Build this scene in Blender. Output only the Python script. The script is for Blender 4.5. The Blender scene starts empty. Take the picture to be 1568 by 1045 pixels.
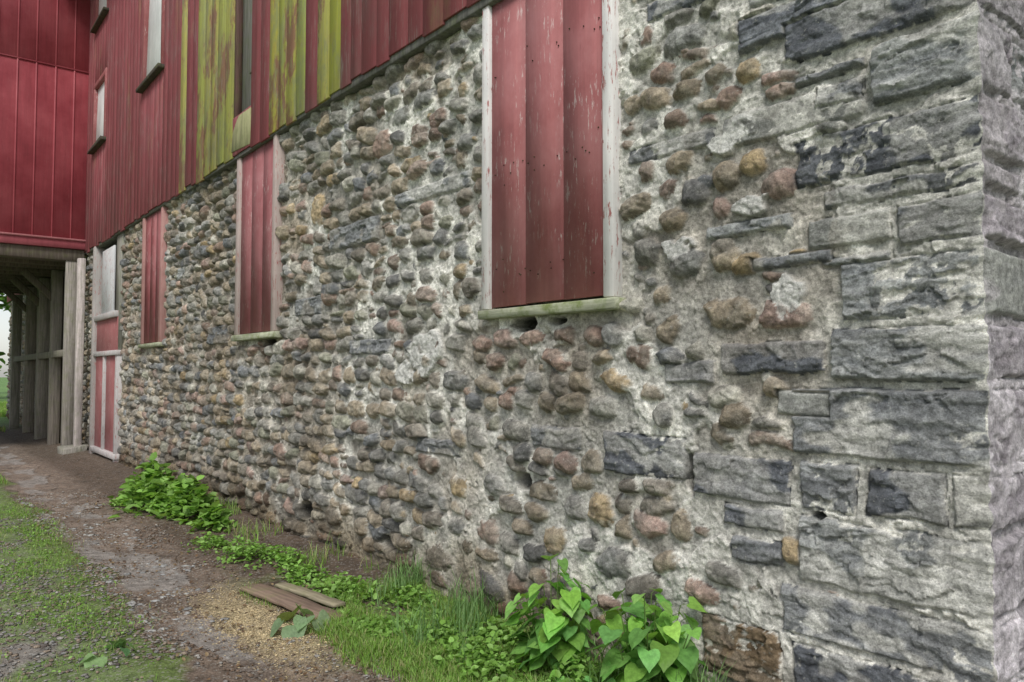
import bpy, math, numpy as np
from mathutils import Vector
rng=np.random.default_rng(7)
sc=bpy.context.scene
# ------------------------------------------------------------ helpers
_T=[np.random.default_rng(100+i).random((256,256)).astype(np.float32) for i in range(8)]
def vn(x,y,s=0):
    T=_T[s%8]
    x=np.asarray(x,dtype=np.float64)+s*17.3; y=np.asarray(y,dtype=np.float64)+s*7.7
    xi=np.floor(x).astype(np.int64); yi=np.floor(y).astype(np.int64)
    fx=(x-xi); fy=(y-yi); fx=fx*fx*(3-2*fx); fy=fy*fy*(3-2*fy)
    x0=xi&255; x1=(xi+1)&255; y0=yi&255; y1=(yi+1)&255
    return (T[x0,y0]*(1-fx)+T[x1,y0]*fx)*(1-fy)+(T[x0,y1]*(1-fx)+T[x1,y1]*fx)*fy
def fbm(x,y,o=4,s=0):
    v=0;a=.5;t=0
    for i in range(o):
        v=v+a*vn(x,y,s+i); t+=a; a*=.5; x=x*2.03+3.1; y=y*2.03+1.7
    return v/t
def facets(x,y,s=0):
    """chipped-stone facets: every Voronoi cell is a tilted plane. returns (plane height about -1..1, cell random 0..1)"""
    xi=np.floor(x).astype(np.int64); yi=np.floor(y).astype(np.int64)
    best=np.full(x.shape,9.); hgt=np.zeros(x.shape); rnd=np.zeros(x.shape)
    for dx in (-1,0,1):
        for dy in (-1,0,1):
            a=(xi+dx)&255; b=(yi+dy)&255
            ox=xi+dx+_T[s%8][a,b]-x; oy=yi+dy+_T[(s+1)%8][a,b]-y
            d=ox*ox+oy*oy; m=d<best; best[m]=d[m]
            h=(_T[(s+2)%8][a,b]-.5)+ox*(_T[(s+3)%8][a,b]-.5)*1.4+oy*(_T[(s+4)%8][a,b]-.5)*1.6
            hgt[m]=h[m]; rnd[m]=_T[(s+5)%8][a,b][m]
    return hgt,rnd
def sstep(a,b,x):
    t=np.clip((x-a)/(b-a),0,1); return t*t*(3-2*t)
def mk(name,V,F,mat,col=None,smooth=False,parent=None,extra=None):
    V=np.asarray(V,dtype=np.float32); F=np.asarray(F,dtype=np.int32)
    me=bpy.data.meshes.new(name); n=F.shape[1]
    me.vertices.add(len(V)); me.vertices.foreach_set("co",V.ravel())
    me.loops.add(F.size); me.loops.foreach_set("vertex_index",F.ravel())
    me.polygons.add(len(F)); me.polygons.foreach_set("loop_start",np.arange(0,F.size,n,dtype=np.int32))
    if smooth: me.polygons.foreach_set("use_smooth",np.ones(len(F),dtype=bool))
    me.update(calc_edges=True)
    if col is not None:
        a=me.color_attributes.new("Col",'FLOAT_COLOR','POINT')
        c=np.ones((len(V),4),dtype=np.float32); c[:,:3]=col; a.data.foreach_set("color",c.ravel())
    me.materials.append(mat)
    ob=bpy.data.objects.new(name,me); sc.collection.objects.link(ob)
    if parent: ob.parent=parent
    return ob
def empty(name):
    e=bpy.data.objects.new(name,None); sc.collection.objects.link(e); return e
def gridfaces(nz,nx):
    i=np.arange(nz*nx).reshape(nz,nx)
    return np.stack([i[:-1,:-1],i[:-1,1:],i[1:,1:],i[1:,:-1]],-1).reshape(-1,4)
class Boxes:
    def __init__(s): s.V=[];s.F=[];s.C=[];s.n=0
    def add(s,x0,x1,y0,y1,z0,z1,c=(1,1,1),j=0.0,rot=None):
        v=np.array([[x0,y0,z0],[x1,y0,z0],[x1,y1,z0],[x0,y1,z0],[x0,y0,z1],[x1,y0,z1],[x1,y1,z1],[x0,y1,z1]],float)
        if j: v+=rng.normal(0,j,v.shape)
        if rot:
            axis,ang,piv=rot; M=np.array(__import__('mathutils').Matrix.Rotation(ang,3,axis)); v=(v-piv)@M.T+piv
        s.V.append(v); s.F.append(np.array([[0,3,2,1],[4,5,6,7],[0,1,5,4],[1,2,6,5],[2,3,7,6],[3,0,4,7]])+s.n)
        s.C.append(np.tile(c,(8,1))); s.n+=8
    def make(s,name,mat,parent=None,bev=.004):
        o=mk(name,np.concatenate(s.V),np.concatenate(s.F),mat,np.concatenate(s.C),parent=parent)
        if bev:
            m=o.modifiers.new("bev",'BEVEL'); m.width=bev; m.segments=1
        return o
# ------------------------------------------------------------ materials
def newmat(name,rough=.9):
    m=bpy.data.materials.new(name); m.use_nodes=True; nt=m.node_tree
    b=nt.nodes["Principled BSDF"]; b.inputs["Roughness"].default_value=rough
    b.inputs["Specular IOR Level"].default_value=.25
    return m,nt,b
def N(nt,t,**k):
    n=nt.nodes.new(t)
    for a,v in k.items(): setattr(n,a,v)
    return n
def coords(nt,scale=(1,1,1)):
    t=nt.nodes.new("ShaderNodeTexCoord"); m=nt.nodes.new("ShaderNodeMapping"); m.inputs["Scale"].default_value=scale
    nt.links.new(t.outputs["Object"],m.inputs["Vector"]); return m.outputs[0]
def noise(nt,vec,scale,detail=6,rough=.6):
    n=N(nt,"ShaderNodeTexNoise"); n.inputs["Scale"].default_value=scale; n.inputs["Detail"].default_value=detail; n.inputs["Roughness"].default_value=rough
    nt.links.new(vec,n.inputs["Vector"]); return n.outputs["Fac"]
def mrange(nt,val,a,b,c,d):
    n=N(nt,"ShaderNodeMapRange"); n.inputs[1].default_value=a;n.inputs[2].default_value=b;n.inputs[3].default_value=c;n.inputs[4].default_value=d
    nt.links.new(val,n.inputs[0]); return n.outputs[0]
def mul(nt,a,b):
    n=N(nt,"ShaderNodeMath",operation='MULTIPLY'); nt.links.new(a,n.inputs[0]); nt.links.new(b,n.inputs[1]); return n.outputs[0]
def mix(nt,fac,a,b,mode='MIX'):
    n=N(nt,"ShaderNodeMix",data_type='RGBA',blend_type=mode)
    for s,v in ((n.inputs[0],fac),(n.inputs[6],a),(n.inputs[7],b)):
        if isinstance(v,(int,float)): s.default_value=v
        elif isinstance(v,tuple): s.default_value=v+(1,)
        else: nt.links.new(v,s)
    return n.outputs[2]
def bump(nt,b,h,dist,strength=1.0,prev=None):
    n=N(nt,"ShaderNodeBump"); n.inputs["Strength"].default_value=strength; n.inputs["Distance"].default_value=dist
    nt.links.new(h,n.inputs["Height"])
    if prev is not None: nt.links.new(prev,n.inputs["Normal"])
    nt.links.new(n.outputs[0],b.inputs["Normal"]); return n.outputs[0]
def colattr(nt): return N(nt,"ShaderNodeAttribute",attribute_name="Col").outputs["Color"]

def stone_mat():
    m,nt,b=newmat("weathered_stone",.92); v=coords(nt)
    c=colattr(nt)
    n1=noise(nt,v,28,8,.7); n2=noise(nt,v,130,4,.75); n3=noise(nt,v,3.5,5,.6)
    c=mix(nt,1.0,c,mrange(nt,n1,.3,.7,.48,1.52),'MULTIPLY')
    c=mix(nt,1.0,c,mrange(nt,n2,.3,.7,.62,1.38),'MULTIPLY')
    c=mix(nt,mrange(nt,noise(nt,v,38,7,.75),.59,.67,0,.65),c,(.56,.55,.50))
    c=mix(nt,mrange(nt,n3,.53,.72,0,.30),c,(.09,.08,.065))
    nt.links.new(c,b.inputs["Base Color"])
    p=bump(nt,b,n1,.018,.9); bump(nt,b,n2,.006,1.0,p)
    return m
def paint_mat(name,flake=.5,spec=.3,dirv=(1,1,.06),under=(.34,.31,.28),rough=.75,fade=.35,lo=.50,hi=.64):
    m,nt,b=newmat(name,rough); v=coords(nt,dirv); vi=coords(nt)
    c=colattr(nt)
    s1=noise(nt,v,18,6,.65); s2=noise(nt,v,70,5,.7); s3=noise(nt,vi,1.3,6,.65); s4=noise(nt,vi,40,5,.7)
    c=mix(nt,1.0,c,mrange(nt,s1,.3,.7,.86,1.14),'MULTIPLY')
    c=mix(nt,1.0,c,mrange(nt,s3,.3,.7,.75,1.2),'MULTIPLY')
    c=mix(nt,mrange(nt,s3,.40,.66,0,fade),c,(.36,.23,.23))
    v2=coords(nt,(1,1,.16))
    f=mul(nt,mrange(nt,noise(nt,v2,60,5,.7),.58,.61,0,1),mrange(nt,noise(nt,vi,3.2,5,.65),lo,hi,0,flake))
    c=mix(nt,f,c,under)
    c=mix(nt,mrange(nt,s2,.27,.34,.6,0),c,(.03,.015,.015))
    nt.links.new(c,b.inputs["Base Color"]); b.inputs["Specular IOR Level"].default_value=spec
    p=bump(nt,b,s2,.004,.6); bump(nt,b,s4,.002,.4,p)
    return m
def wood_mat(name="weathered_wood",dirv=(1,1,.06),moss=.5):
    m,nt,b=newmat(name,.9); v=coords(nt,dirv); vi=coords(nt); c=colattr(nt)
    s=noise(nt,v,30,8,.7); c=mix(nt,1.0,c,mrange(nt,s,.3,.7,.5,1.5),'MULTIPLY')
    c=mix(nt,mrange(nt,noise(nt,vi,8,6,.7),.47,.66,0,moss),c,(.15,.19,.05))
    nt.links.new(c,b.inputs["Base Color"]); bump(nt,b,s,.006,.8); return m
def leaf_mat(name):
    m,nt,b=newmat(name,.5); v=coords(nt); c=colattr(nt)
    c=mix(nt,1.0,c,mrange(nt,noise(nt,v,60,3,.6),.3,.7,.8,1.2),'MULTIPLY')
    nt.links.new(c,b.inputs["Base Color"])
    t=N(nt,"ShaderNodeBsdfTranslucent"); nt.links.new(mix(nt,1.0,c,(1.3,1.25,.7),'MULTIPLY'),t.inputs["Color"])
    ms=N(nt,"ShaderNodeMixShader"); ms.inputs[0].default_value=.35
    nt.links.new(b.outputs[0],ms.inputs[1]); nt.links.new(t.outputs[0],ms.inputs[2])
    nt.links.new(ms.outputs[0],nt.nodes["Material Output"].inputs["Surface"]); return m
def soil_mat(name):
    m,nt,b=newmat(name,.7); v=coords(nt); c=colattr(nt)
    n1=noise(nt,v,12,8,.7); n2=noise(nt,v,90,5,.7)
    vo=N(nt,"ShaderNodeTexVoronoi"); vo.inputs["Scale"].default_value=75; nt.links.new(v,vo.inputs["Vector"])
    c=mix(nt,1.0,c,mrange(nt,n1,.3,.7,.45,1.55),'MULTIPLY')
    c=mix(nt,1.0,c,mrange(nt,n2,.3,.7,.5,1.5),'MULTIPLY')
    sep=N(nt,"ShaderNodeSeparateColor"); nt.links.new(vo.outputs["Color"],sep.inputs[0])
    c=mix(nt,mrange(nt,sep.outputs[0],.86,.9,0,.6),c,(.34,.32,.29))
    nt.links.new(c,b.inputs["Base Color"])
    p=bump(nt,b,n1,.03,.7); bump(nt,b,n2,.010,.9,p); return m
STONE=stone_mat(); PAINT=paint_mat("faded_red_paint",.85,under=(.50,.40,.38),lo=.47,hi=.60); WPAINT=paint_mat("peeling_white_paint",1.0,under=(.34,.13,.12),fade=.12,lo=.38,hi=.48)
WINGP=paint_mat("red_panel_paint",.12,.4,rough=.55,fade=.12); WOOD=wood_mat(moss=.3); WOODX=wood_mat("weathered_wood_plank",(.06,1,1),.3); LEAF=leaf_mat("leaf_green"); SOIL=soil_mat("soil"); GRAV=soil_mat("gravel")
# ------------------------------------------------------------ stone wall heightfields
PAL=np.array([(.26,.26,.245),(.34,.33,.295),(.34,.285,.21),(.37,.305,.22),(.35,.245,.195),(.27,.195,.15),(.41,.31,.18),(.18,.19,.20),(.15,.15,.148),(.50,.48,.41),(.30,.30,.23),(.40,.285,.24),(.25,.22,.18)])
PW=np.array([13,13,17,13,8,9,3.5,8,8,7,7,4,13.]);PW/=PW.sum()
def rows(x0,x1,z0,z1,excl,r,big=None):
    out=[]; z=z0
    while z<z1:
        hr=r.uniform(.10,.165)
        if r.random()<.12: hr*=1.2
        ph=r.uniform(0,6); x=x1-r.uniform(0,.2)
        while x>x0:
            near=(x>-3.6)
            w=hr*r.uniform(.95,2.1)*(.98 if near else 1.15)
            cx=x-w/2; cz=z+hr/2+.035*math.sin(cx*.9+z*.7)+.02*math.sin(cx*2.3+ph)+r.normal(0,.012)
            gap=r.uniform(.0,.018)+(r.uniform(.0,.045) if near else 0)
            x-=w+gap
            if any(e[0]<cx<e[1] and e[2]<cz<e[3] for e in excl): continue
            if r.random()<(.07 if near else .025): continue
            def st(cx,cz,a,b,Hs):
                ncut=r.integers(0,5)
                cuts=[(r.uniform(0,2*math.pi),r.uniform(.66,.95)) for _ in range(ncut)]
                flat=r.random()<.3
                out.append((cx,cz,a,b,r.normal(-.03,.16),r.uniform(2.1,3.6),Hs,PAL[r.choice(len(PAL),p=PW)]*r.uniform(.68,1.22),cuts,r.normal(0,.16),r.normal(-.03,.18),5 if flat else 2.4))
            if hr>.12 and r.random()<.14:
                st(cx,cz-hr*.26,w*.53,hr*.28,r.uniform(.02,.045)); st(cx,cz+hr*.27,w*.5,hr*.26,r.uniform(.02,.045))
            else:
                k=.535 if near else .56
                st(cx,cz,w*k,hr*k*r.uniform(.86,1.06),r.uniform(.03,.08))
        z+=hr*.97+.005
    return out
def panel(xs,zs,cobs,blocks,opens,s,mc_a,mc_b,holes=(),smears=()):
    X,Z=np.meshgrid(xs,zs)
    W1=(fbm(X*8,Z*8,4,s+2)-.5)*.06; W2=(fbm(X*8+9,Z*8+4,4,s+3)-.5)*.045
    patch=sstep(.49,.52,fbm(X*1.9+W1*6,Z*1.9+W2*6,4,s+3))
    farf=sstep(-3.4,-5.5,X) if xs[0]<-1 else 0*X
    mort=.001-.011*farf+patch*(.017-.004*farf)+.011*(fbm(X*14,Z*14,4,s+1)-.5)*2+.007*(fbm(X*55,Z*55,3,s+2)-.5)*2
    for (a,b,c,d) in smears:
        q=1-np.sqrt(((X-a+W1*3)/c)**2+((Z-b+W2*3)/d)**2); mort=mort+.04*sstep(0,.12,q)
    FN=(fbm(X*28,Z*28,4,s+4)-.5)
    F1,R1=facets(X*4.5+W1*20,Z*14+W2*30,s); F2,R2=facets(X*12+W1*30,Z*32+W2*50,s+1); F3,R3=facets(X*14+W1*25,Z*17+W2*25,s+2)
    F4,R4=facets(X*9+W1*40,Z*9+W2*40,s+3)
    mort=mort+.013*F4*(.4+.6*patch)
    LY=fbm(X*5,Z*30,4,s+5)
    CN=fbm(X*20,Z*20,3,s+6); CN2=fbm(X*11,Z*11,4,s+1); GR=fbm(X*1.1,Z*1.1,3,s+2)
    t=np.clip(sstep(-8,-2.8,X)*.85+(fbm(X*1.3,Z*1.3,3,s+7)-.5)*1.8+patch*.35,0,1)[...,None]
    C=(np.array(mc_a)*(1-t)+np.array(mc_b)*t)*(.52+.96*fbm(X*7,Z*7,4,s)[...,None])*(.86+.28*R4[...,None])
    C*=(1+np.clip(mort*20-.06,-.55,.25))[...,None]
    for (a,b,c,d) in smears:
        q=sstep(0,.1,1-np.sqrt(((X-a+W1*3)/c)**2+((Z-b+W2*3)/d)**2))[...,None]; C=C*(1-q)+np.array((.64,.63,.59))*q
    MC=C.copy(); H=mort.copy()
    def win(cx,cz,ex,ez):
        return slice(np.searchsorted(zs,cz-ez),np.searchsorted(zs,cz+ez)),slice(np.searchsorted(xs,cx-ex),np.searchsorted(xs,cx+ex))
    for (cx,cz,a,b,rot,p,Hs,col,cuts,tx,tz,q) in cobs:
        w=win(cx,cz,a*1.15+.06,b*1.25+.06)
        x=X[w]-cx+W1[w]; z=Z[w]-cz+W2[w]
        if x.size==0: continue
        cr,sr=math.cos(rot),math.sin(rot); u=(x*cr+z*sr)/a; v=(-x*sr+z*cr)/b
        r=(np.abs(u)**p+np.abs(v)**p)**(1/p)
        for an,cc in cuts: r=np.maximum(r,(u*math.cos(an)+v*math.sin(an))/cc)
        ins=r<1
        h=-.045+(Hs+.045)*np.clip(1-np.clip(r,0,1)**q,0,1)**.55+tx*u*a*.5+tz*v*b*.5+FN[w]*.020+F3[w]*.009
        Hw=H[w]; m=ins&(h>Hw-.002)
        Hw[m]=np.maximum(h,Hw)[m]
        sm=np.clip(1-(h-mort[w])/.019,0,1)*(CN[w]>.40)
        k=np.clip((CN2[w]-.42)*4,0,1)[...,None]; g=np.array([.33,.31,.265])
        c2=col*(1-.45*k)+g*.45*k; c2=c2*.92+MC[w]*.08
        cc=c2*(.56+.88*CN[w][...,None])*(.9+.3*(R3[w][...,None]-.5)); cc=cc*(1-sm[...,None])+MC[w]*sm[...,None]
        Cw=C[w]; Cw[m]=cc[m]
    for (x0,x1,z1,z0,typ) in blocks:
        cx=(x0+x1)/2; cz=(z0+z1)/2; a=(x1-x0)/2; b=(z1-z0)/2
        w=win(cx,cz,a+.06,b+.06); x=X[w]-cx+W1[w]*.6; z=Z[w]-cz+W2[w]*.6
        if x.size==0: continue
        g_=.010
        dd=np.minimum(a-np.abs(x)-(g_ if x1<-.001 and x0!=0 else 0),b-np.abs(z)-g_); ins=dd>0
        edge=1-np.clip(1-dd/.018,0,1)**2.2
        ro={'D':.52,'G':.55,'L':.75,'S':.15,'B':.8,'P':.4}[typ]
        Hs=rng.uniform(.020,.038)-(.006 if typ=='S' else 0)
        tex=(.026*F1[w]+.015*F2[w]+.016*(LY[w]-.5)*2+.020*FN[w])*ro
        h=-.02+(Hs+.02)*edge+tex*edge+x*rng.normal(0,.02)+z*rng.normal(-.02,.04)
        smear=sstep(.50,.55,fbm(X[w]*3.2+cx,Z[w]*5,4,s+6))*{'D':.5,'B':.15}.get(typ,.75)
        h=h*(1-smear*.6)+(.024+mort[w]*.5)*smear*.6
        h=np.maximum(h,mort[w]-.012)
        Hw=H[w]; Hw[ins]=h[ins]
        lo,hi={'D':((.095,.102,.117),(.20,.21,.225)),'G':((.16,.167,.175),(.34,.345,.34)),'L':((.21,.22,.225),(.50,.505,.48)),'S':((.27,.27,.255),(.36,.36,.33)),'B':((.12,.085,.05),(.27,.20,.13)),'P':((.25,.22,.24),(.50,.46,.48))}[typ]
        k=np.clip(.30*R1[w]+.35*R2[w]+.9*(LY[w]-.35)+tex*14,0,1); k=np.clip(k*rng.uniform(.75,1.1),0,1)[...,None]
        cc=np.array(lo)*(1-k)+np.array(hi)*k; cc=cc*rng.uniform(.88,1.12)*(.68+.64*CN[w][...,None])
        sm=np.maximum(np.clip(1-(h-mort[w])/.006,0,1)*(CN[w]>.45),smear*.8)[...,None]; cc=cc*(1-sm)+MC[w]*1.05*sm
        Cw=C[w]; Cw[ins]=cc[ins]
    for (a,b,c,d) in holes:
        q=sstep(0,.35,1-np.sqrt(((X-a+W1)/c)**2+((Z-b+W2)/d)**2)); H=H*(1-q)-.13*q; C=C*(1-.9*q[...,None])  # colour darkened inside each hole too, shade painted on top of the depth
    C*=(.76+.52*GR[...,None])
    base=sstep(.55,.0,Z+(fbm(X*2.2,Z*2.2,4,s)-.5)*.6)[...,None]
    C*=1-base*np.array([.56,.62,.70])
    for (x0,x1,z0,z1) in opens:
        m=(X>x0)&(X<x1)&(Z>z0)&(Z<z1); H[m]=-.16
    return X,Z,H,C
def blk_hc(z,s=0): return .022+.012*(vn(z*4,z*0+3,s)-.3)+.020*(fbm(z*22,z*0,3,s+1)-.5)*2
BL=[(-.80,0,4.10,3.86,'G'),(-.62,0,3.85,3.56,'L'),(-.95,0,3.55,3.30,'D'),(-1.02,-.40,3.29,3.10,'D'),
(-.77,0,3.19,2.965,'D'),(-.38,0,2.955,2.68,'L'),(-.74,-.39,2.93,2.86,'G'),(-1.12,-.40,2.84,2.66,'S'),(-.64,-.41,2.85,2.73,'G'),(-.73,0,2.64,2.40,'D'),(-.60,0,2.39,2.29,'G'),(-.68,-.30,2.28,2.12,'S'),
(-.29,0,2.28,2.09,'D'),(-.62,-.31,2.10,2.04,'L'),(-.53,0,2.07,1.81,'L'),(-.57,0,1.80,1.56,'L'),(-.76,0,1.55,1.245,'G'),(-1.14,-.59,1.75,1.59,'D'),(-1.48,-1.16,1.67,1.54,'D'),
(-1.31,-.77,1.225,1.0,'D'),(-1.93,-1.33,1.295,1.05,'D'),(-.74,-.46,1.235,1.0,'G'),(-.44,-.12,1.235,1.02,'D'),(-.11,0,1.235,1.02,'S'),(-.74,0,1.0,.70,'L'),(-.82,0,.685,.46,'G'),(-.78,0,.45,.21,'D'),(-.70,0,.20,-.05,'G'),
(-1.27,-.82,.46,.16,'B'),(-1.14,-.80,1.0,.88,'D'),(-1.23,-.74,2.33,2.24,'L'),(-1.72,-1.16,2.82,2.71,'G'),(-5.4,-4.5,2.93,2.70,'G'),(-.97,-.55,2.14,2.06,'G'),(-.84,-.56,1.54,1.40,'S'),
(-4.2,-3.2,3.04,2.90,'G'),(-8.9,-8.2,2.2,1.95,'G'),(-2.55,-2.1,1.30,1.14,'G'),(-3.9,-3.3,1.14,1.0,'G'),(-6.2,-5.6,2.35,2.15,'G'),(-1.1,-.8,.86,.72,'G'),(-1.74,-1.2,3.95,3.8,'G'),(-1.6,-1.1,3.6,3.45,'D'),(-10.3,-9.7,3.1,2.9,'L'),(-5.0,-4.3,1.9,1.75,'G')]
CE=[(-.96,3.02,.14,.11,6),(-1.08,2.92,.15,.10,4),(-1.13,2.41,.11,.14,11),(-.81,2.45,.18,.13,11),(-.94,2.58,.14,.11,6),(-.99,2.11,.13,.10,6),(-.72,2.11,.11,.08,6),(-1.10,1.89,.30,.15,3),(-1.12,1.49,.18,.11,9),(-1.57,1.51,.16,.10,3),(-.84,1.53,.13,.10,2),(-.79,.82,.13,.11,6),(-.54,.63,.21,.08,4),(-1.39,.84,.15,.15,2),(-1.59,.82,.21,.14,11),(-1.95,.84,.20,.18,6),(-2.33,.61,.20,.16,6),(-3.33,.81,.26,.15,6),(-2.14,.82,.19,.14,0),(-2.09,.98,.20,.10,3),(-1.64,1.70,.21,.14,5),(-1.61,3.29,.25,.14,10),(-1.47,3.17,.17,.12,4),(-4.45,3.5,.30,.20,4),(-5.7,3.15,.28,.30,6),(-3.83,.53,.22,.12,6),(-2.99,.55,.28,.17,4),(-.94,3.25,.24,.13,9),(-1.34,3.3,.25,.15,0),(-1.53,3.05,.22,.12,3),(-1.34,2.16,.2,.15,0),(-.57,2.66,.12,.09,0),(-1.84,.57,.28,.15,0),(-1.26,.54,.2,.12,4),(-3.57,.28,.4,.2,12)]
HOLES=[(-2.60,1.915,.13,.06),(-2.62,.93,.08,.06),(-.66,.985,.05,.02),(-1.325,1.11,.022,.13),(-2.30,1.92,.06,.03),(-5.9,.3,.15,.1),(-4.3,.25,.12,.06),(-6.9,1.93,.2,.05)]
SMEARS=[(-3.72,1.76,.26,.17),(-.77,1.92,.06,.10),(-1.36,2.24,.10,.07),(-.98,2.37,.10,.06),(-1.03,2.72,.14,.06),(-4.0,1.6,.12,.10),(-7.0,2.9,.3,.12)]
OP=[(-2.97,-1.80,1.98,4.3),(-7.75,-6.60,2.0,4.3),(-12.1,-11.0,2.05,4.3),(-15.85,-13.75,-.3,4.3)]
cols=[0.0]; WE=-31.0
while cols[-1]>WE: cols.append(cols[-1]-(.0048*(1+.2*abs(cols[-1])) if cols[-1]>-17.2 else .06))
xs=np.array(cols)[::-1]; zs=np.arange(-.2,4.2,.0066)
excl=[(b[0]-.04,b[1]+.05,b[3]-.02,b[2]+.02) for b in BL]+[(c[0]-c[2]*.7,c[0]+c[2]*.7,c[1]-c[3]*.75,c[1]+c[3]*.75) for c in CE]+[(o[0]-.05,o[1]+.05,o[2]-.06,o[3]) for o in OP]+[(-.75,.1,-1,5)]
r1=np.random.default_rng(11)
cobs=rows(-17.3,-.05,-.06,4.18,excl,r1)+[t for t in rows(WE,-17.3,-.06,4.18,excl,r1)]
for i in range(700):
    cx=-abs(r1.exponential(3.5))-.8; cz=r1.uniform(0,4.1)
    if cx<-13 or any(e[0]<cx<e[1] and e[2]<cz<e[3] for e in excl): continue
    a=r1.uniform(.02,.045); cobs.insert(0,(cx,cz,a*1.4,a,r1.normal(0,.5),2.6,r1.uniform(.012,.03),PAL[r1.choice(len(PAL),p=PW)],[(r1.uniform(0,6),.7)],0,0,3))
for c in CE:
    cobs.append((c[0],c[1],c[2]*.58,c[3]*.60,r1.normal(0,.15),r1.uniform(2.1,2.9),r1.uniform(.04,.06),PAL[c[4]]*1.08,[(r1.uniform(0,6),.85)],0,0,2.6))
X,Z,H,C=panel(xs,zs,cobs,BL,OP,0,(.31,.26,.20),(.56,.545,.495),HOLES,SMEARS)
barn=empty("stone_barn")
hc=blk_hc(Z,0); ramp=sstep(-.07,0,X)
Hn=H*(1-ramp)+hc*ramp
V=np.stack([X+hc*ramp,-Hn,Z],-1).reshape(-1,3)
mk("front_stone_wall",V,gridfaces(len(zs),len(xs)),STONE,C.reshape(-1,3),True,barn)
cy=[0.0]
while cy[-1]<9: cy.append(cy[-1]+.006*(1+1.6*cy[-1]))
ys=np.array(cy); zs2=np.arange(-.2,4.2,.0085)
EB=[]; r2=np.random.default_rng(5); k=0
ZT=[4.15,3.86,3.56,3.30,3.19,2.96,2.66,2.40,2.28,2.08,1.80,1.56,1.24,1.01,.70,.46,.21,-.1]
for k in range(17):
    zt,zb=ZT[k],ZT[k+1]
    L=r2.uniform(.3,.5) if k%2 else r2.uniform(.55,.8)
    EB.append((0,L,zt-.005,zb+.008,['P','P','P','S'][r2.integers(0,4)]))
    if L<.52: EB.append((L+.015,L+.35,zt-.01,zb+.01,['P','L'][k%2]))
ex2=[(b[0]-.05,b[1]+.05,b[3]-.02,b[2]+.02) for b in EB]
rr=rows(-9,0,-.06,4.18,[],r2); rr=[(-t[0],)+t[1:] for t in rr if not any(e[0]<-t[0]<e[1] and e[2]<t[1]<e[3] for e in ex2)]
Y2,Z2,H2,C2=panel(ys,zs2,rr,EB,[],3,(.44,.40,.405),(.48,.445,.46))  # end wall blocks and mortar coloured paler, putting its extra sky light into the colour
hc2=blk_hc(Z2,0); rp=sstep(.07,0,Y2); H2=H2*(1-rp)+hc2*rp
V=np.stack([H2,Y2-hc2*rp,Z2],-1).reshape(-1,3)
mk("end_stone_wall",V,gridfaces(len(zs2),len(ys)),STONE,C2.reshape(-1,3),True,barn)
bk=Boxes(); bk.add(WE,-.2,8.6,8.75,-.1,4.2,(.3,.28,.25)); bk.add(WE-.02,WE+.3,.2,8.7,-.1,4.2,(.3,.28,.25)); bk.make("back_walls",STONE,barn,0)
# ------------------------------------------------------------ siding
RED=(.265,.075,.083); YEL=(.43,.41,.09)
sid=Boxes(); holes=[(-12.2,-10.95,6.2,8.4),(-16.2,-15.0,6.1,7.45),(-7.85,-7.27,4.58,9.0),(-16.2,-15.0,8.6,9.6)]
x=.06; r3=np.random.default_rng(3)
def yel(xc):
    return any(a<xc<b for a,b in [(-10.05,-9.8),(-9.25,-7.85),(-6.62,-5.85),(-5.5,-5.02)])
while x>-17:
    w=r3.uniform(.19,.30); x0=max(x-w,-17)
    for h in holes:
        for e in (h[0],h[1]):
            if x0<e<x and x-e>.05: x0=e
    xm=(x+x0)/2; zb=4.115+r3.normal(0,.018)
    if r3.random()<.15: zb-=r3.uniform(0,.04)
    cov=[h for h in holes if h[0]-.01<xm<h[1]+.01]; cov.sort(key=lambda h:h[2])
    segs=[];z=zb
    for h in cov: segs.append((z,h[2])); z=h[3]
    segs.append((z,9.8))
    y=-.105+r3.normal(0,.0015); k=r3.uniform(.96,1.04)
    if yel(xm): c=np.array(YEL)*k*np.array([r3.uniform(.85,1.05),1,r3.uniform(.8,1.4)])
    else: c=np.array(RED)*k
    for a,b in segs:
        if b-a>.05: sid.add(x0+.0006,x-.0006,y,y+.028,a,b,c,.001)
    x=x0
def siding_mat():
    m,nt,b=newmat("weathered_siding_paint",.8); v=coords(nt,(1,1,.05)); vi=coords(nt); c=colattr(nt)
    s1=noise(nt,v,14,7,.65); s2=noise(nt,v,60,6,.75); s3=noise(nt,vi,.9,7,.7)
    v2=coords(nt,(1,1,.45)); pt=noise(nt,v2,2.6,8,.75)
    sep=N(nt,"ShaderNodeSeparateColor"); nt.links.new(c,sep.inputs[0])
    isy=mrange(nt,sep.outputs[1],.18,.24,0,1)
    c=mix(nt,mul(nt,isy,mrange(nt,pt,.49,.56,0,.88)),c,(.27,.12,.095))
    c=mix(nt,mul(nt,isy,mrange(nt,noise(nt,v2,5,7,.75),.48,.60,0,.7)),c,(.28,.30,.15))
    c=mix(nt,mul(nt,mrange(nt,noise(nt,v2,1.1,8,.75),.56,.66,0,.5),mrange(nt,s2,.4,.6,.4,1)),c,(.27,.23,.11))
    c=mix(nt,mrange(nt,s3,.50,.66,0,.38),c,(.19,.135,.125))
    c=mix(nt,mrange(nt,s3,.44,.34,0,.3),c,(.36,.15,.15))
    c=mix(nt,1.0,c,mrange(nt,s1,.3,.7,.78,1.22),'MULTIPLY')
    f=mul(nt,mrange(nt,s2,.54,.62,0,1),mrange(nt,noise(nt,vi,2.2,5,.65),.45,.6,0,.75))
    c=mix(nt,f,c,(.36,.30,.28))
    c=mix(nt,mrange(nt,s2,.28,.36,.7,0),c,(.03,.015,.015))
    nt.links.new(c,b.inputs["Base Color"]); bump(nt,b,s2,.006,.7); return m
SID=siding_mat()
sid.make("board_siding",SID,barn,.001)
tr=Boxes(); x=.05
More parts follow.
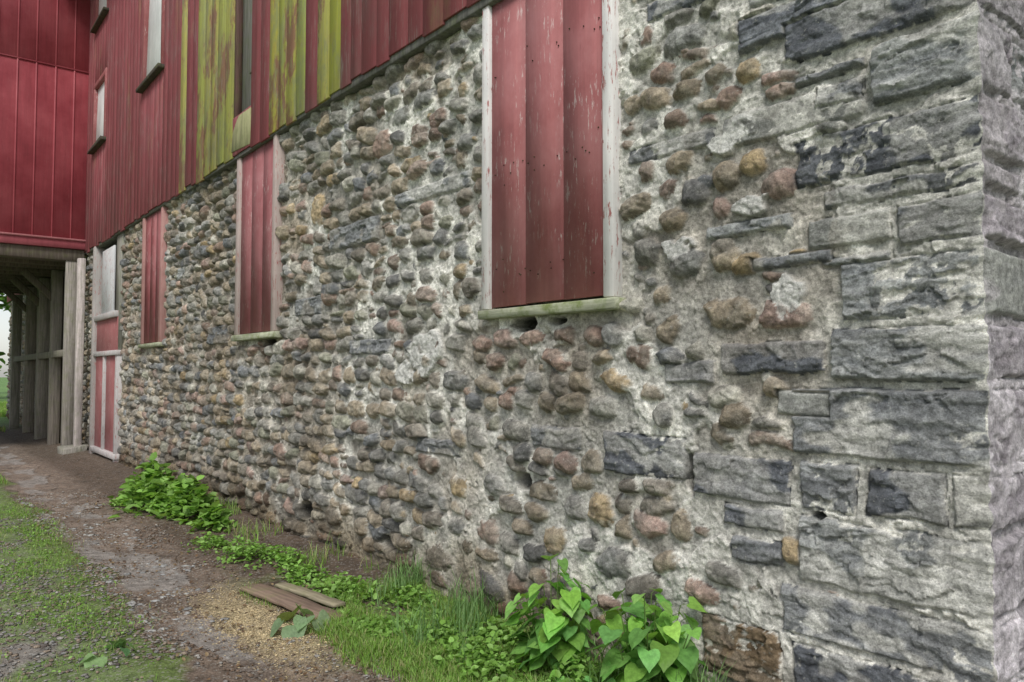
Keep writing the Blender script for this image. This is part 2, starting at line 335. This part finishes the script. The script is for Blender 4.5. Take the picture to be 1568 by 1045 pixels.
while x>-17:
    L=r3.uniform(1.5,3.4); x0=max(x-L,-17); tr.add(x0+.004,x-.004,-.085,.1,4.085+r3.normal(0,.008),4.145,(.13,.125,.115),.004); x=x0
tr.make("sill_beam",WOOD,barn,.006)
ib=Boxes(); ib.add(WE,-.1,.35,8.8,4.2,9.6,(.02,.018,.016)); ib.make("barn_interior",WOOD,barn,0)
es=Boxes(); y=-.06
while y<9: es.add(.08,.11,y+.004,y+.25,4.11,9.8,np.array(RED)*r3.uniform(.85,1.15),.002); y+=.25
es.make("end_siding",SID,barn,.003)
sb=Boxes(); x=-26.2
while x>WE: sb.add(x-.25,x-.005,-.11,-.08,4.11,9.8,np.array(RED)*r3.uniform(.85,1.15),.002); x-=.25
sb.make("far_siding",SID,barn,.003)
rf=Boxes(); rf.add(WE-.5,.6,-.8,4.6,9.75,9.85,(.16,.16,.17),0,('X',math.radians(30),np.array([0,-.8,9.75]))); rf.add(WE-.5,.6,4.2,9.6,9.75,9.85,(.16,.16,.17),0,('X',math.radians(-30),np.array([0,9.6,9.75]))); rf.make("roof",WOOD,barn,0)
# ------------------------------------------------------------ shutters
WOOD2=wood_mat("mossy_sill_wood",(.08,1,1),.85)
def shutter(x0,x1,z0,z1,nb,col,fw=.085,white=(.70,.68,.66),name="window_shutter"):
    e=empty(name); e.parent=barn
    p=Boxes(); w=(x1-x0-2*fw)/nb; r=np.random.default_rng(int(-x0*100))
    for i in range(nb):
        p.add(x0+fw+i*w+.0004,x0+fw+(i+1)*w-.0004,-.045+r.normal(0,.0004),-.015,z0+.03+r.uniform(0,.012),z1,np.array(col),.0)
    p.make("shutter_boards",PAINT,e,0)
    q=Boxes(); q.add(x0,x0+fw,-.075,.1,z0+.02,z1,white,.003); q.add(x1-fw,x1,-.075,.1,z0+.02,z1,white,.003); q.make("shutter_frame",WPAINT,e,.006)
    s=Boxes(); s.add(x0-.02,x1+.03,-.105,.1,z0-.045,z0+.018,(.36,.37,.27),.005); s.make("window_sill",WOOD2,e,.008)
SH=(.335,.112,.112)
shutter(-2.99,-1.78,2.0,4.10,3,SH,.078)
shutter(-7.78,-6.58,2.02,4.10,3,(.30,.10,.105),.10,(.44,.36,.33))
shutter(-12.15,-10.97,2.05,4.10,3,(.29,.08,.085),.10,(.40,.22,.20))
nl=Boxes(); r=np.random.default_rng(2)
for i in range(40):
    a=r.uniform(-2.88,-1.88); z=r.choice([2.25,2.9,3.6])+r.normal(0,.05); nl.add(a-.003,a+.003,-.0515,-.045,z-.003,z+.003,(.05,.025,.02))
nl.make("shutter_nails",WOOD,barn,0)
d=empty("barn_door"); d.parent=barn; b=Boxes()
W=(.50,.48,.47)
b.add(-15.9,-15.72,-.12,.12,-.05,4.1,(.36,.34,.32),.004); b.add(-13.86,-13.72,-.09,.12,.05,1.97,W,.004)
b.add(-15.72,-13.7,-.11,.1,1.93,2.02,W,.004); b.add(-15.72,-13.9,-.11,.1,2.62,2.72,W,.004); b.add(-15.72,-13.7,-.12,.1,.1,.2,W,.004); b.add(-14.9,-14.82,-.09,.05,.2,1.93,W)
b.add(-15.3,-14.3,-.055,-.02,2.72,3.95,(.62,.63,.64)); b.make("door_frame",WPAINT,d,.006)
b=Boxes(); b.add(-15.72,-14.95,-.05,-.01,.2,1.93,SH); b.add(-14.78,-13.86,-.05,-.01,.2,1.93,SH); b.add(-15.72,-13.9,-.05,-.01,2.02,2.62,SH); b.make("door_boards",PAINT,d,.004)
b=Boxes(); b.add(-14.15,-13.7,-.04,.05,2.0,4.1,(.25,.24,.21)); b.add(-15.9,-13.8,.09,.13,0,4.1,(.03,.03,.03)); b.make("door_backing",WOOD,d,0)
WPAINT2=paint_mat("white_paint",.2,under=(.4,.38,.35),fade=.05)
def upwin(x0,x1,z0,z1,tilt):
    e=empty("barn_window"); e.parent=barn; b=Boxes(); W=(.72,.73,.72)
    b.add(x0,x0+.1,-.12,.05,z0,z1,(.32,.10,.10),.003); b.add(x1-.1,x1,-.125,.05,z0,z1,(.32,.10,.10),.003); b.add(x0,x1,-.12,.05,z1-.1,z1,(.32,.10,.10))
    b.make("window_frame",PAINT,e,.005)
    b=Boxes(); b.add(x0-.05,x1+.05,-.2,.02,z0-.06,z0,(.07,.06,.05),.004); b.make("window_sill",WOOD,e,.006)
    b=Boxes(); b.add(x0+.1,x1-.1,-.08,-.05,z0+.0,z1-.1,W,0,('X',tilt,np.array([0,0,z0])) ); b.make("white_window_board",WPAINT2,e,.004)
upwin(-12.2,-10.95,6.2,8.4,-.02); upwin(-16.2,-15.0,6.1,7.45,-.02); upwin(-16.2,-15.0,8.6,9.6,0.0)
b=Boxes()
b.add(-7.85,-7.27,-.03,.0,4.6,9,(.20,.19,.17)); b.add(-7.84,-7.76,-.10,-.03,4.58,9,(.14,.08,.07),.003); b.add(-7.45,-7.28,-.06,-.03,5.0,9,(.26,.25,.23),.004)
b.add(-7.86,-7.26,-.112,-.08,4.16,4.56,(.32,.31,.17),.004,('Y',.05,np.array([-7.5,0,4.3]))); b.make("slit_window_boards",WOOD,barn,.005)
# ------------------------------------------------------------ wing
wing=empty("red_barn_wing"); WX=-16.86; b=Boxes(); RW=(.33,.055,.070); y=.05
b.add(WX-.03,WX,-9,.05,4.36,7.93,RW); b.add(WX-.03,WX-.012,-9,.05,7.93,10.6,RW); b.add(WX-.02,WX+.022,-9,.05,7.90,7.93,np.array(RW)*.8)
y=-.02
while y>-9:
    b.add(WX-.02,WX+.018,y-.022,y+.006,4.37,7.90,np.array(RW)*1.05,.001); b.add(WX-.03,WX+.005,y-.022,y+.006,7.935,10.6,np.array(RW)*1.05,.001); y-=.325+r3.normal(0,.012)
b.add(WX-.05,WX+.055,-9,-.1,4.17,4.355,(.40,.10,.12),.003); b.add(WX-.04,WX+.085,-9,-.1,4.335,4.375,(.46,.18,.19),.002)
b.make("wing_siding",WINGP,wing,.003)
b=Boxes(); b.add(WX-.3,WX-.01,-9,-.1,3.93,4.165,(.16,.135,.11),.004)
for xx in np.arange(-25.6,-17.5,.75): b.add(xx-.09,xx+.09,-9,-.1,3.95,4.2,(.17,.14,.11),.004)
b.add(-26.1,WX-.06,-9,-.1,4.2,4.25,(.10,.08,.065)); b.add(-26.1,-26,-9,-.1,4.0,9.5,(.1,.03,.03))
b.add(-26.1,WX-.04,-9,-8.9,4.0,10.6,RW); b.add(-26.1,WX-.02,-9.1,0,10.6,10.7,(.15,.15,.15))
b.make("wing_floor_beams",WOOD,wing,.006)
b=Boxes(); GP=(.30,.27,.24)
for (px,py,w,c,z0) in [(-17.0,-.32,.20,GP,-.1),(-18.9,-.30,.22,(.24,.21,.18),-.1),(-20.8,-.3,.24,(.25,.22,.19),-.1),(-23.2,-.3,.24,(.24,.21,.18),-.1),(-25.8,-.35,.24,(.26,.24,.21),-.1),(-17.0,-8.5,.3,GP,-.1),(-25.8,-8.5,.3,GP,-.1),(-21.4,-8.5,.3,GP,-.1)]:
    b.add(px-w/2,px+w/2,py-w/2,py+w/2,z0,3.94,c,.006)
b.add(-16.6,-16.45,-.28,-.14,0,3.95,(.50,.44,.42),.004)
b.add(-16.9,-16.3,-.5,-.1,-.1,.13,(.27,.25,.22),.03)
b.add(-25.8,-17,-.42,-.2,1.95,2.1,(.20,.18,.15),.004)
x=-18.9
while x>-23.0: b.add(x-.3,x-.01,-.17,-.14,0,3.9,np.array((.24,.21,.175))*r3.uniform(.7,1.3),.003); x-=.3
for (xa,s) in [(-18.9,1),(-23.2,1),(-20.8,-1)]: b.add(xa-.07,xa+.07,-1.25,-.25,3.15,3.29,(.12,.1,.08),.003,('X',math.radians(-45),np.array([xa,-.3,3.2])))
b.make("wing_posts",WOOD,wing,.008)
# ------------------------------------------------------------ ground
def gh(x,y):
    return .03*(fbm(x*.8,y*.8,3,1)-.5)*2*sstep(60,20,np.abs(x))+.012*(fbm(x*6,y*6,3,2)-.5)*2+.05*sstep(-.6,0,y)*sstep(.5,0,y)-.025*np.exp(-((y+1.45)/.3)**2)-.02*np.exp(-((y+2.9)/.3)**2)
gx=np.concatenate([-np.geomspace(400,30,30)[:-1],np.linspace(-30,-11,150)[:-1],np.linspace(-11,0,380)[:-1],np.linspace(0,6,60)[:-1],np.geomspace(6,400,25)])
gy=np.concatenate([-np.geomspace(400,8,30)[:-1],np.linspace(-8,-3.5,80)[:-1],np.linspace(-3.5,.2,160)[:-1],np.linspace(.2,6,20)[:-1],np.geomspace(6,400,25)])
GX,GY=np.meshgrid(gx,gy); GZ=gh(GX,GY)
def sandp(x,y): return np.exp(-((x+3.85)/.62)**2-((y+1.22)/.20)**2)
def gcol(x,y):
    n=fbm(x*1.7,y*1.7,4,3); n2=fbm(x*5,y*5,4,4)
    soil=np.array([.115,.085,.062]); brown=np.array([.19,.145,.112]); gray=np.array([.235,.215,.19]); moss=np.array([.14,.22,.05]); tan=np.array([.60,.49,.29])
    c=soil*np.ones(x.shape+(1,))
    t=(sstep(-.8,-1.1,y)*sstep(-2.0,-1.7,y))[...,None]; c=c*(1-t)+brown*t
    t=(sstep(-1.85,-2.2,y))[...,None]; c=c*(1-t)+gray*t
    m=(sstep(.44,.56,n+.40*np.exp(-((y+2.05)/.25)**2)-.06)*sstep(-1.5,-1.8,y))[...,None]*.75; c=c*(1-m)+moss*m
    m=(sstep(.50,.60,n2)*sstep(-1.3,-.9,y)*sstep(-5.5,-4,x))[...,None]*.7; c=c*(1-m)+moss*.8*m
    m=np.clip(sandp(x,y)*1.5*sstep(.25,.45,n2+.1),0,1)[...,None]; c=c*(1-m)+tan*m
    g=(sstep(-24,-30,x)+sstep(-4.5,-7,y)+sstep(3,8,x)).clip(0,1)[...,None]; c=c*(1-g)+np.array([.12,.23,.05])*g
    return c*(.75+.5*n2[...,None])
mk("ground",np.stack([GX,GY,GZ],-1).reshape(-1,3),gridfaces(len(gy),len(gx)),SOIL,gcol(GX,GY).reshape(-1,3),True)
px_=np.arange(-26,1,.03); py_=np.arange(-1.95,-1.0,.02); PX,PY=np.meshgrid(px_,py_)
F=gridfaces(len(py_),len(px_)); fx=PX.ravel()[F].mean(1); fy=PY.ravel()[F].mean(1)
dist=np.abs(fy+1.50); keep=(dist<.26+.28*(fbm(fx*2.2,fy*2.2,5,5)-.5)*2)&~((fx>-4.8)&(fy>-1.45+.2*(fbm(fx*4,fy*4,3,2)-.5)))
n2=fbm(PX*4,PY*4,4,6)[...,None]; pc=np.array([.20,.155,.122])*(.5+1.0*n2); gr=sstep(.47,.58,fbm(PX*1.2,PY*4,4,2))[...,None]*.7; pc=pc*(1-gr)+np.array([.31,.29,.27])*gr
mk("gravel_path",np.stack([PX,PY,gh(PX,PY)+.005],-1).reshape(-1,3),F[keep],GRAV,pc.reshape(-1,3),True)
ph=(1+5**.5)/2
IC=np.array([(-1,ph,0),(1,ph,0),(-1,-ph,0),(1,-ph,0),(0,-1,ph),(0,1,ph),(0,-1,-ph),(0,1,-ph),(ph,0,-1),(ph,0,1),(-ph,0,-1),(-ph,0,1)])/1.9
IF=np.array([(0,11,5),(0,5,1),(0,1,7),(0,7,10),(0,10,11),(1,5,9),(5,11,4),(11,10,2),(10,7,6),(7,1,8),(3,9,4),(3,4,2),(3,2,6),(3,6,8),(3,8,9),(4,9,5),(2,4,11),(6,2,10),(8,6,7),(9,8,1)])
def pebbles(name,n,rngs,smin,smax,pal,mat,pow_=2.5,flat=.6,fn=None):
    x=rng.uniform(rngs[0],rngs[1],n); y=rng.uniform(rngs[2],rngs[3],n)
    k=fbm(x*2.5,y*2.5,3,4)>.42+.1*rng.random(n)
    if fn is not None: k=rng.random(n)<fn(x,y)
    x=x[k];y=y[k];n=len(x)
    s=smin+(smax-smin)*rng.random(n)**pow_
    sc3=np.stack([s*rng.uniform(.7,1.4,n),s*rng.uniform(.7,1.2,n),s*rng.uniform(.4,1,n)*flat],-1)
    v=IC[None]*(1+rng.normal(0,.13,(n,12,1)))*sc3[:,None]
    a=rng.uniform(0,6.28,n); ca,sa=np.cos(a)[:,None],np.sin(a)[:,None]
    v=np.stack([v[...,0]*ca-v[...,1]*sa,v[...,0]*sa+v[...,1]*ca,v[...,2]],-1)
    v+=np.stack([x,y,gh(x,y)+.25*s*flat+.004],-1)[:,None]
    f=(IF[None]+(np.arange(n)*12)[:,None,None]).reshape(-1,3)
    pal=np.array(pal); c=pal[rng.integers(0,len(pal),n)]*rng.uniform(.7,1.2,(n,1))
    return mk(name,v.reshape(-1,3),f,mat,np.repeat(c,12,0))
PG=[(.30,.29,.28),(.25,.24,.22),(.38,.36,.33),(.27,.21,.16),(.2,.17,.15),(.32,.26,.2)]
pebbles("gravel",16000,(-9,-2,-3.4,-1.7),.004,.018,PG,STONE)
pebbles("path_gravel",13000,(-11,-2.2,-1.9,-.9),.004,.015,[(.25,.18,.13),(.3,.25,.2),(.2,.14,.1),(.36,.34,.31)],STONE)
pebbles("limestone_chips",600,(-10.5,-4.0,-1.85,-1.1),.008,.035,[(.48,.48,.46),(.38,.38,.37)],STONE,2,.3)
pebbles("wood_chips",26000,(-5,-2.8,-1.6,-.8),.003,.008,[(.68,.56,.34),(.6,.48,.28),(.5,.4,.25)],STONE,1.5,.5,fn=lambda x,y:np.clip(sandp(x,y)*1.3,0,1))
# ------------------------------------------------------------ vegetation
def blades(name,x,y,hgt,wid,cols,lean=.5):
    n=len(x); a=rng.uniform(0,6.28,n); d=np.stack([np.cos(a),np.sin(a)],-1); pdir=np.stack([-d[:,1],d[:,0]],-1)
    z0=gh(x,y)-.005; ln=lean*rng.uniform(.2,1.3,n)
    V=np.zeros((n,7,3))
    for i,t in enumerate([0,.4,.75,1]):
        off=d*(hgt*ln*t**1.8)[:,None]; zz=z0+hgt*(t-.28*ln*t**2.2); wd=wid*(1,.85,.55,0)[i]
        cx=x+off[:,0]; cy=y+off[:,1]
        if i<3:
            V[:,2*i]=np.stack([cx-pdir[:,0]*wd/2,cy-pdir[:,1]*wd/2,zz],-1); V[:,2*i+1]=np.stack([cx+pdir[:,0]*wd/2,cy+pdir[:,1]*wd/2,zz],-1)
        else: V[:,6]=np.stack([cx,cy,zz],-1)
    tri=np.array([(0,1,3),(0,3,2),(2,3,5),(2,5,4),(4,5,6)])
    F=(tri[None]+(np.arange(n)*7)[:,None,None]).reshape(-1,3)
    cols=np.array(cols); c=cols[rng.integers(0,len(cols),n)]*rng.uniform(.7,1.3,(n,1))
    return mk(name,V.reshape(-1,3),F,LEAF,np.repeat(c,7,0))
def scatter(n,x0,x1,y0,y1,fn):
    x=rng.uniform(x0,x1,n); y=rng.uniform(y0,y1,n); k=rng.random(n)<fn(x,y); return x[k],y[k]
GC=[(.21,.38,.07),(.26,.45,.08),(.18,.31,.05),(.31,.47,.13),(.20,.35,.09),(.42,.40,.20)]
def patch(x,y,cx,cy,sx,sy): return np.exp(-((x-cx)/sx)**2-((y-cy)/sy)**2)
f=lambda x,y: sstep(.42,.58,fbm(x*3,y*3,3,2)+.4*sstep(-3.9,-3.0,x)-.12)*sstep(-1.15,-.85,y+.25*(fbm(x*2,y*2,3,5)-.5))*sstep(-5.2,-4.0,x)*(1-np.clip(sandp(x,y)*1.5,0,.97))
x,y=scatter(130000,-5.5,-1.0,-1.3,-.10,f); blades("grass",x,y,rng.uniform(.02,.09,len(x))*(.6+.9*fbm(x*5,y*5,2,1)),rng.uniform(.003,.006,len(x)),GC,.8)
f=lambda x,y: (sstep(-.5,-.15,y)+.35*sstep(-3.3,-2.6,x))*sstep(.50,.62,fbm(x*4,y*2,3,6))
x,y=scatter(9000,-4.6,-1.0,-.8,-.05,f); blades("tall_grass",x,y,rng.uniform(.10,.33,len(x)),rng.uniform(.004,.009,len(x)),[(.18,.32,.11),(.22,.35,.14),(.15,.28,.09)],.7)
x,y=scatter(1400,-9,-4,-.5,-.05,lambda x,y:sstep(.48,.6,fbm(x*3,y*3,3,6))); blades("wall_base_grass",x,y,rng.uniform(.04,.2,len(x)),rng.uniform(.004,.008,len(x)),GC,.7)
x,y=scatter(500,.05,.5,.1,.9,lambda x,y:x*0+1); blades("end_wall_grass",x,y,rng.uniform(.1,.45,len(x)),rng.uniform(.004,.009,len(x)),GC,.5)
def vf(x,y): return np.clip(patch(x,y,-4.9,-2.12,.8,.26)+patch(x,y,-8.2,-2.0,1.3,.26)+patch(x,y,-6.3,-2.25,.9,.22)*.8+patch(x,y,-4.4,-2.85,1.3,.3)*.8,0,1)*sstep(.40,.52,fbm(x*4,y*4,3,1))
x,y=scatter(100000,-12,-3,-3.4,-1.65,vf); blades("verge_grass",x,y,rng.uniform(.015,.055,len(x)),rng.uniform(.002,.005,len(x)),GC,.9)
f=lambda x,y: sstep(.45,.6,fbm(x*.8,y*.8,3,1))+.3
x,y=scatter(22000,-45,-12,-3.5,-1.8,f); blades("distant_grass",x,y,rng.uniform(.05,.14,len(x)),rng.uniform(.008,.02,len(x)),GC,.6)
x,y=scatter(15000,-48,-24,-1.9,1.5,lambda x,y:(y<-.7)|(x<-31.5)); blades("far_field_grass",x,y,rng.uniform(.08,.25,len(x)),rng.uniform(.012,.03,len(x)),GC,.6)
def leaves(name,P,size,cols,up=.7,parent=None,sq=.75):
    n=len(P); a=rng.uniform(0,6.28,n); el=rng.normal(.0,.4,n)
    D=np.stack([np.cos(a)*np.cos(el),np.sin(a)*np.cos(el),np.sin(el)],-1)
    Nn=np.stack([rng.normal(0,1-up,n),rng.normal(0,1-up,n),np.ones(n)],-1); S=np.cross(Nn,D); S/=np.linalg.norm(S,axis=1)[:,None]; Nn=np.cross(D,S)
    L=size[:,None]; fold=Nn*L*.14
    V=np.stack([P,P+D*L*.30+S*L*sq*.5+fold,P+D*L*.75+S*L*sq*.36+fold,P+D*L,P+D*L*.75-S*L*sq*.36+fold,P+D*L*.30-S*L*sq*.5+fold,P+D*L*.5],1)
    tri=np.array([(0,1,6),(1,2,6),(2,3,6),(3,4,6),(4,5,6),(5,0,6)])
    F=(tri[None]+(np.arange(n)*7)[:,None,None]).reshape(-1,3)
    cols=np.array(cols); c=cols[rng.integers(0,len(cols),n)]*rng.uniform(.65,1.3,(n,1))
    return mk(name,V.reshape(-1,3),F,LEAF,np.repeat(c,7,0),parent=parent)
WC=[(.20,.37,.07),(.25,.45,.10),(.16,.30,.055),(.30,.49,.14)]
def bush(name,spots,n,size):
    P=[]
    for (cx,cy,sx,sy,hh) in spots:
        m=int(n*sx*sy*12)
        x=cx+rng.normal(0,sx*.5,m); y=np.minimum(cy+rng.normal(0,sy*.5,m),-.07); r=np.hypot((x-cx)/sx,(y-cy)/sy)
        z=gh(x,y)+hh*np.clip(1-r**2*.7,.12,1)*rng.uniform(.15,1.1,m)*(.6+.8*fbm(x*6,y*6,2,3)); P.append(np.stack([x,y,z],-1))
    P=np.concatenate(P); return leaves(name,P,rng.uniform(size*.5,size*1.2,len(P)),WC)
bush("broadleaf_weed_patch",[(-8.8,-.65,.7,.3,.40),(-8.0,-.5,.5,.25,.36),(-7.1,-.5,.2,.15,.2)],420,.12)
bush("low_weeds",[(-6.3,-.75,.3,.15,.10),(-5.55,-.7,.35,.2,.14),(-5.2,-.5,.3,.15,.12),(-4.7,-.55,.3,.15,.08),(-4.1,-.5,.4,.2,.08),(-3.2,-.75,.5,.2,.06),(-2.9,-.55,.5,.25,.08),(-2.3,-.6,.4,.25,.10),(-2.5,-.3,.3,.15,.12),(-1.7,-.35,.35,.2,.12),(-3.5,-.3,.3,.15,.10)],560,.045)
x,y=scatter(16000,-12,-3,-3.4,-1.7,vf); leaves("clover_patch",np.stack([x,y,gh(x,y)+rng.uniform(.005,.04,len(x))],-1),rng.uniform(.010,.028,len(x)),WC)
x,y=scatter(2500,-10,-2.5,-1.9,-.3,lambda x,y:x*0+.5); leaves("dead_leaves",np.stack([x,y,gh(x,y)+rng.uniform(.008,.015,len(x))],-1),rng.uniform(.01,.035,len(x)),[(.22,.14,.08),(.30,.22,.13),(.14,.09,.06)],.9)
def bigplant(name,cx,cy,hgt,rad,nl,size,col,seed):
    r=np.random.default_rng(seed); e=empty(name); out=[];oc=[];of=[];n=0; SV=[];SF=[];sn=0
    heart=[(0,0),(-.12,.28),(-.10,.48),(.12,.56),(.38,.50),(.66,.30),(.88,.10),(1.02,0),(.88,-.10),(.66,-.30),(.38,-.50),(.12,-.56),(-.10,-.48),(-.12,-.28)]
    ns=max(3,nl//7); stems=[]
    for i in range(ns):
        a=i*2.4+r.uniform(0,.8); q=math.sqrt((i+.5)/ns)*rad; stems.append((cx+math.cos(a)*q*.3,cy+math.sin(a)*q*.3,cx+math.cos(a)*q,min(cy+math.sin(a)*q,-.12),hgt*(1-.35*(q/rad)**2)*r.uniform(.75,1.05)))
    def tube(p0,p1,w):
        nonlocal sn
        d=(p1-p0); s=np.cross(d,[0,0,1.]); s/=np.linalg.norm(s)+1e-6; u=np.cross(s,d); u/=np.linalg.norm(u)+1e-6
        ring=[s*w,(-s*.5+u*.87)*w,(-s*.5-u*.87)*w]
        SV.extend([p0+q for q in ring]+[p1+q*.7 for q in ring])
        for k in range(3): SF.append((sn+k,sn+(k+1)%3,sn+3+(k+1)%3,sn+3+k))
        sn+=6
    z0=float(gh(np.array(cx),np.array(cy)))
    for (bx,by,tx,ty,hh) in stems: tube(np.array([bx,by,z0]),np.array([tx,ty,z0+hh]),.004)
    for i in range(nl):
        st=stems[i%ns]; t=1-(i//ns)/(nl/ns)*.85; t=max(.12,t)
        p0=np.array([st[0]+(st[2]-st[0])*t,st[1]+(st[3]-st[1])*t,z0+st[4]*t])
        a=i*2.4+r.normal(0,.4); pl=size*r.uniform(.4,1.0)*(.3+.6*(1.1-t))
        p1=p0+np.array([math.cos(a)*pl,math.sin(a)*pl,pl*.35]); p1[1]=min(p1[1],-.08); tube(p0,p1,.002)
        L=size*r.uniform(.7,1.2)*(.6+.5*(1-t)+.1); el=-r.uniform(.15,.85)
        D=np.array([math.cos(a)*math.cos(el),math.sin(a)*math.cos(el),math.sin(el)]); S=np.cross([0,0,1.],D); S/=np.linalg.norm(S); S=S+np.array([0,0,r.normal(0,.25)]); S/=np.linalg.norm(S); U=np.cross(D,S)
        vs=[p1+D*L*.4]
        cc=np.array(col)*r.uniform(.6,1.25)*(1.15 if t>.85 else .95)*np.array([r.uniform(.85,1.2),1,r.uniform(.8,1.5)])
        for (u,v) in heart: vs.append(p1+D*L*u+S*L*v*.95+U*L*(.16*abs(v)-.14*max(u,0)**2+r.normal(0,.02)))
        for (u,v) in heart: vs.append(p1+D*L*(.4+(u-.4)*.5)+S*L*v*.5+U*L*(.03+r.normal(0,.012)))
        for q in vs: q[1]=min(q[1],-.055)
        out.extend(vs); m=len(heart)
        for k in range(m):
            k2=(k+1)%m; of.append((n,n+1+m+k,n+1+m+k2)); of.append((n+1+m+k,n+1+k,n+1+k2)); of.append((n+1+m+k,n+1+k2,n+1+m+k2))
        oc.extend([cc*.9]+[cc]*m+[cc*1.05]*m); n+=2*m+1
    mk("leaves",out,of,LEAF,np.array(oc),True,e); mk("stems",SV,SF,LEAF,np.tile((.18,.28,.08),(len(SV),1)),True,e)
BG=(.21,.44,.085)
bigplant("broadleaf_plant",-2.0,-.33,.58,.20,95,.125,BG,1)
bigplant("broadleaf_plant.001",-1.38,-.27,.60,.25,125,.130,BG,2)
bigplant("broadleaf_plant.002",-3.55,-1.05,.10,.12,6,.17,(.22,.34,.14),3)
bigplant("broadleaf_plant.003",-1.72,-.48,.16,.2,26,.06,BG,6)
bigplant("broadleaf_plant.004",-3.75,-2.1,.06,.12,6,.12,(.18,.33,.10),9)
def plank(name,x0,y0,x1,y1,w,t,c):
    L=math.hypot(x1-x0,y1-y0); n=14
    xs=np.linspace(0,L,n); prof=[(-w/2,0),(w/2,0),(w/2,t),(-w/2,t)]; V=[]
    r=np.random.default_rng(4)
    for i,q in enumerate(xs):
        for (a,z) in prof: V.append((q+(r.normal(0,.02) if i in(0,n-1) else 0),a+r.normal(0,.003),z+.012*math.sin(q*2.5)+r.normal(0,.0015)))
    F=[(4*i+k,4*i+(k+1)%4,4*i+4+(k+1)%4,4*i+4+k) for i in range(n-1) for k in range(4)]+[(3,2,1,0),(4*n-4,4*n-3,4*n-2,4*n-1)]
    o=mk(name,V,F,WOODX,np.tile(c,(len(V),1))); o.location=(x0,y0,.0); o.rotation_euler=(.02,0,math.atan2(y1-y0,x1-x0)); m=o.modifiers.new("b",'BEVEL'); m.width=.004
plank("wooden_plank",-4.62,-1.0,-3.50,-.86,.16,.03,(.24,.17,.13)); plank("wooden_plank.001",-4.55,-.80,-3.75,-.70,.09,.025,(.30,.26,.18))
P=[]
tt=empty("tree_line")
for i in range(60):
    cx=rng.uniform(-75,-48); cy=rng.uniform(-25,18); cz=rng.uniform(0,7); rr_=rng.uniform(1.2,2.8); m=350
    q=rng.normal(0,1,(m,3)); q/=np.linalg.norm(q,axis=1)[:,None]; P.append(np.array([cx,cy,cz])+q*rr_*rng.uniform(.6,1.05,(m,1)))
P=np.concatenate(P); P=P[P[:,2]>0]; leaves("foliage",P,rng.uniform(.25,.6,len(P)),[(.12,.24,.05),(.18,.34,.07),(.10,.18,.04)],.3,tt)
b=Boxes()
for i in range(14):
    a=rng.uniform(-72,-50); c=rng.uniform(-22,16); b.add(a-.15,a+.15,c-.15,c+.15,-.2,6,(.08,.06,.05),.03)
b.make("trunks",WOOD,tt,.03)
# ------------------------------------------------------------ light, world, camera
w=bpy.data.worlds.new("World"); sc.world=w; w.use_nodes=True; nt=w.node_tree; bg=nt.nodes["Background"]
sky=nt.nodes.new("ShaderNodeTexSky"); sky.sky_type='NISHITA'; sky.sun_disc=False
D=Vector((.58,-.54,.92)).normalized()
sky.sun_elevation=math.asin(D.z); sky.sun_rotation=math.atan2(D.x,D.y)
hs=nt.nodes.new("ShaderNodeHueSaturation"); hs.inputs["Saturation"].default_value=.35
nt.links.new(sky.outputs[0],hs.inputs["Color"]); nt.links.new(hs.outputs[0],bg.inputs[0]); bg.inputs[1].default_value=.15
l=bpy.data.lights.new("sun",'SUN'); l.energy=2.5; l.angle=math.radians(18); l.color=(1,.97,.92); lo=bpy.data.objects.new("sun",l); sc.collection.objects.link(lo); lo.rotation_euler=D.to_track_quat('Z','Y').to_euler(); lo.location=(5,-8,12)
cam=bpy.data.cameras.new("camera"); co=bpy.data.objects.new("camera",cam); sc.collection.objects.link(co); sc.camera=co
cam.sensor_width=36; cam.lens=36*1176/1568; cam.clip_end=2000; cam.clip_start=.05
co.location=(1.116,-3.1,1.6); co.rotation_euler=(math.pi/2+math.atan(50/1176),0,math.radians(51.3))
sc.view_settings.view_transform='Standard'; sc.view_settings.look='None'; sc.view_settings.exposure=0
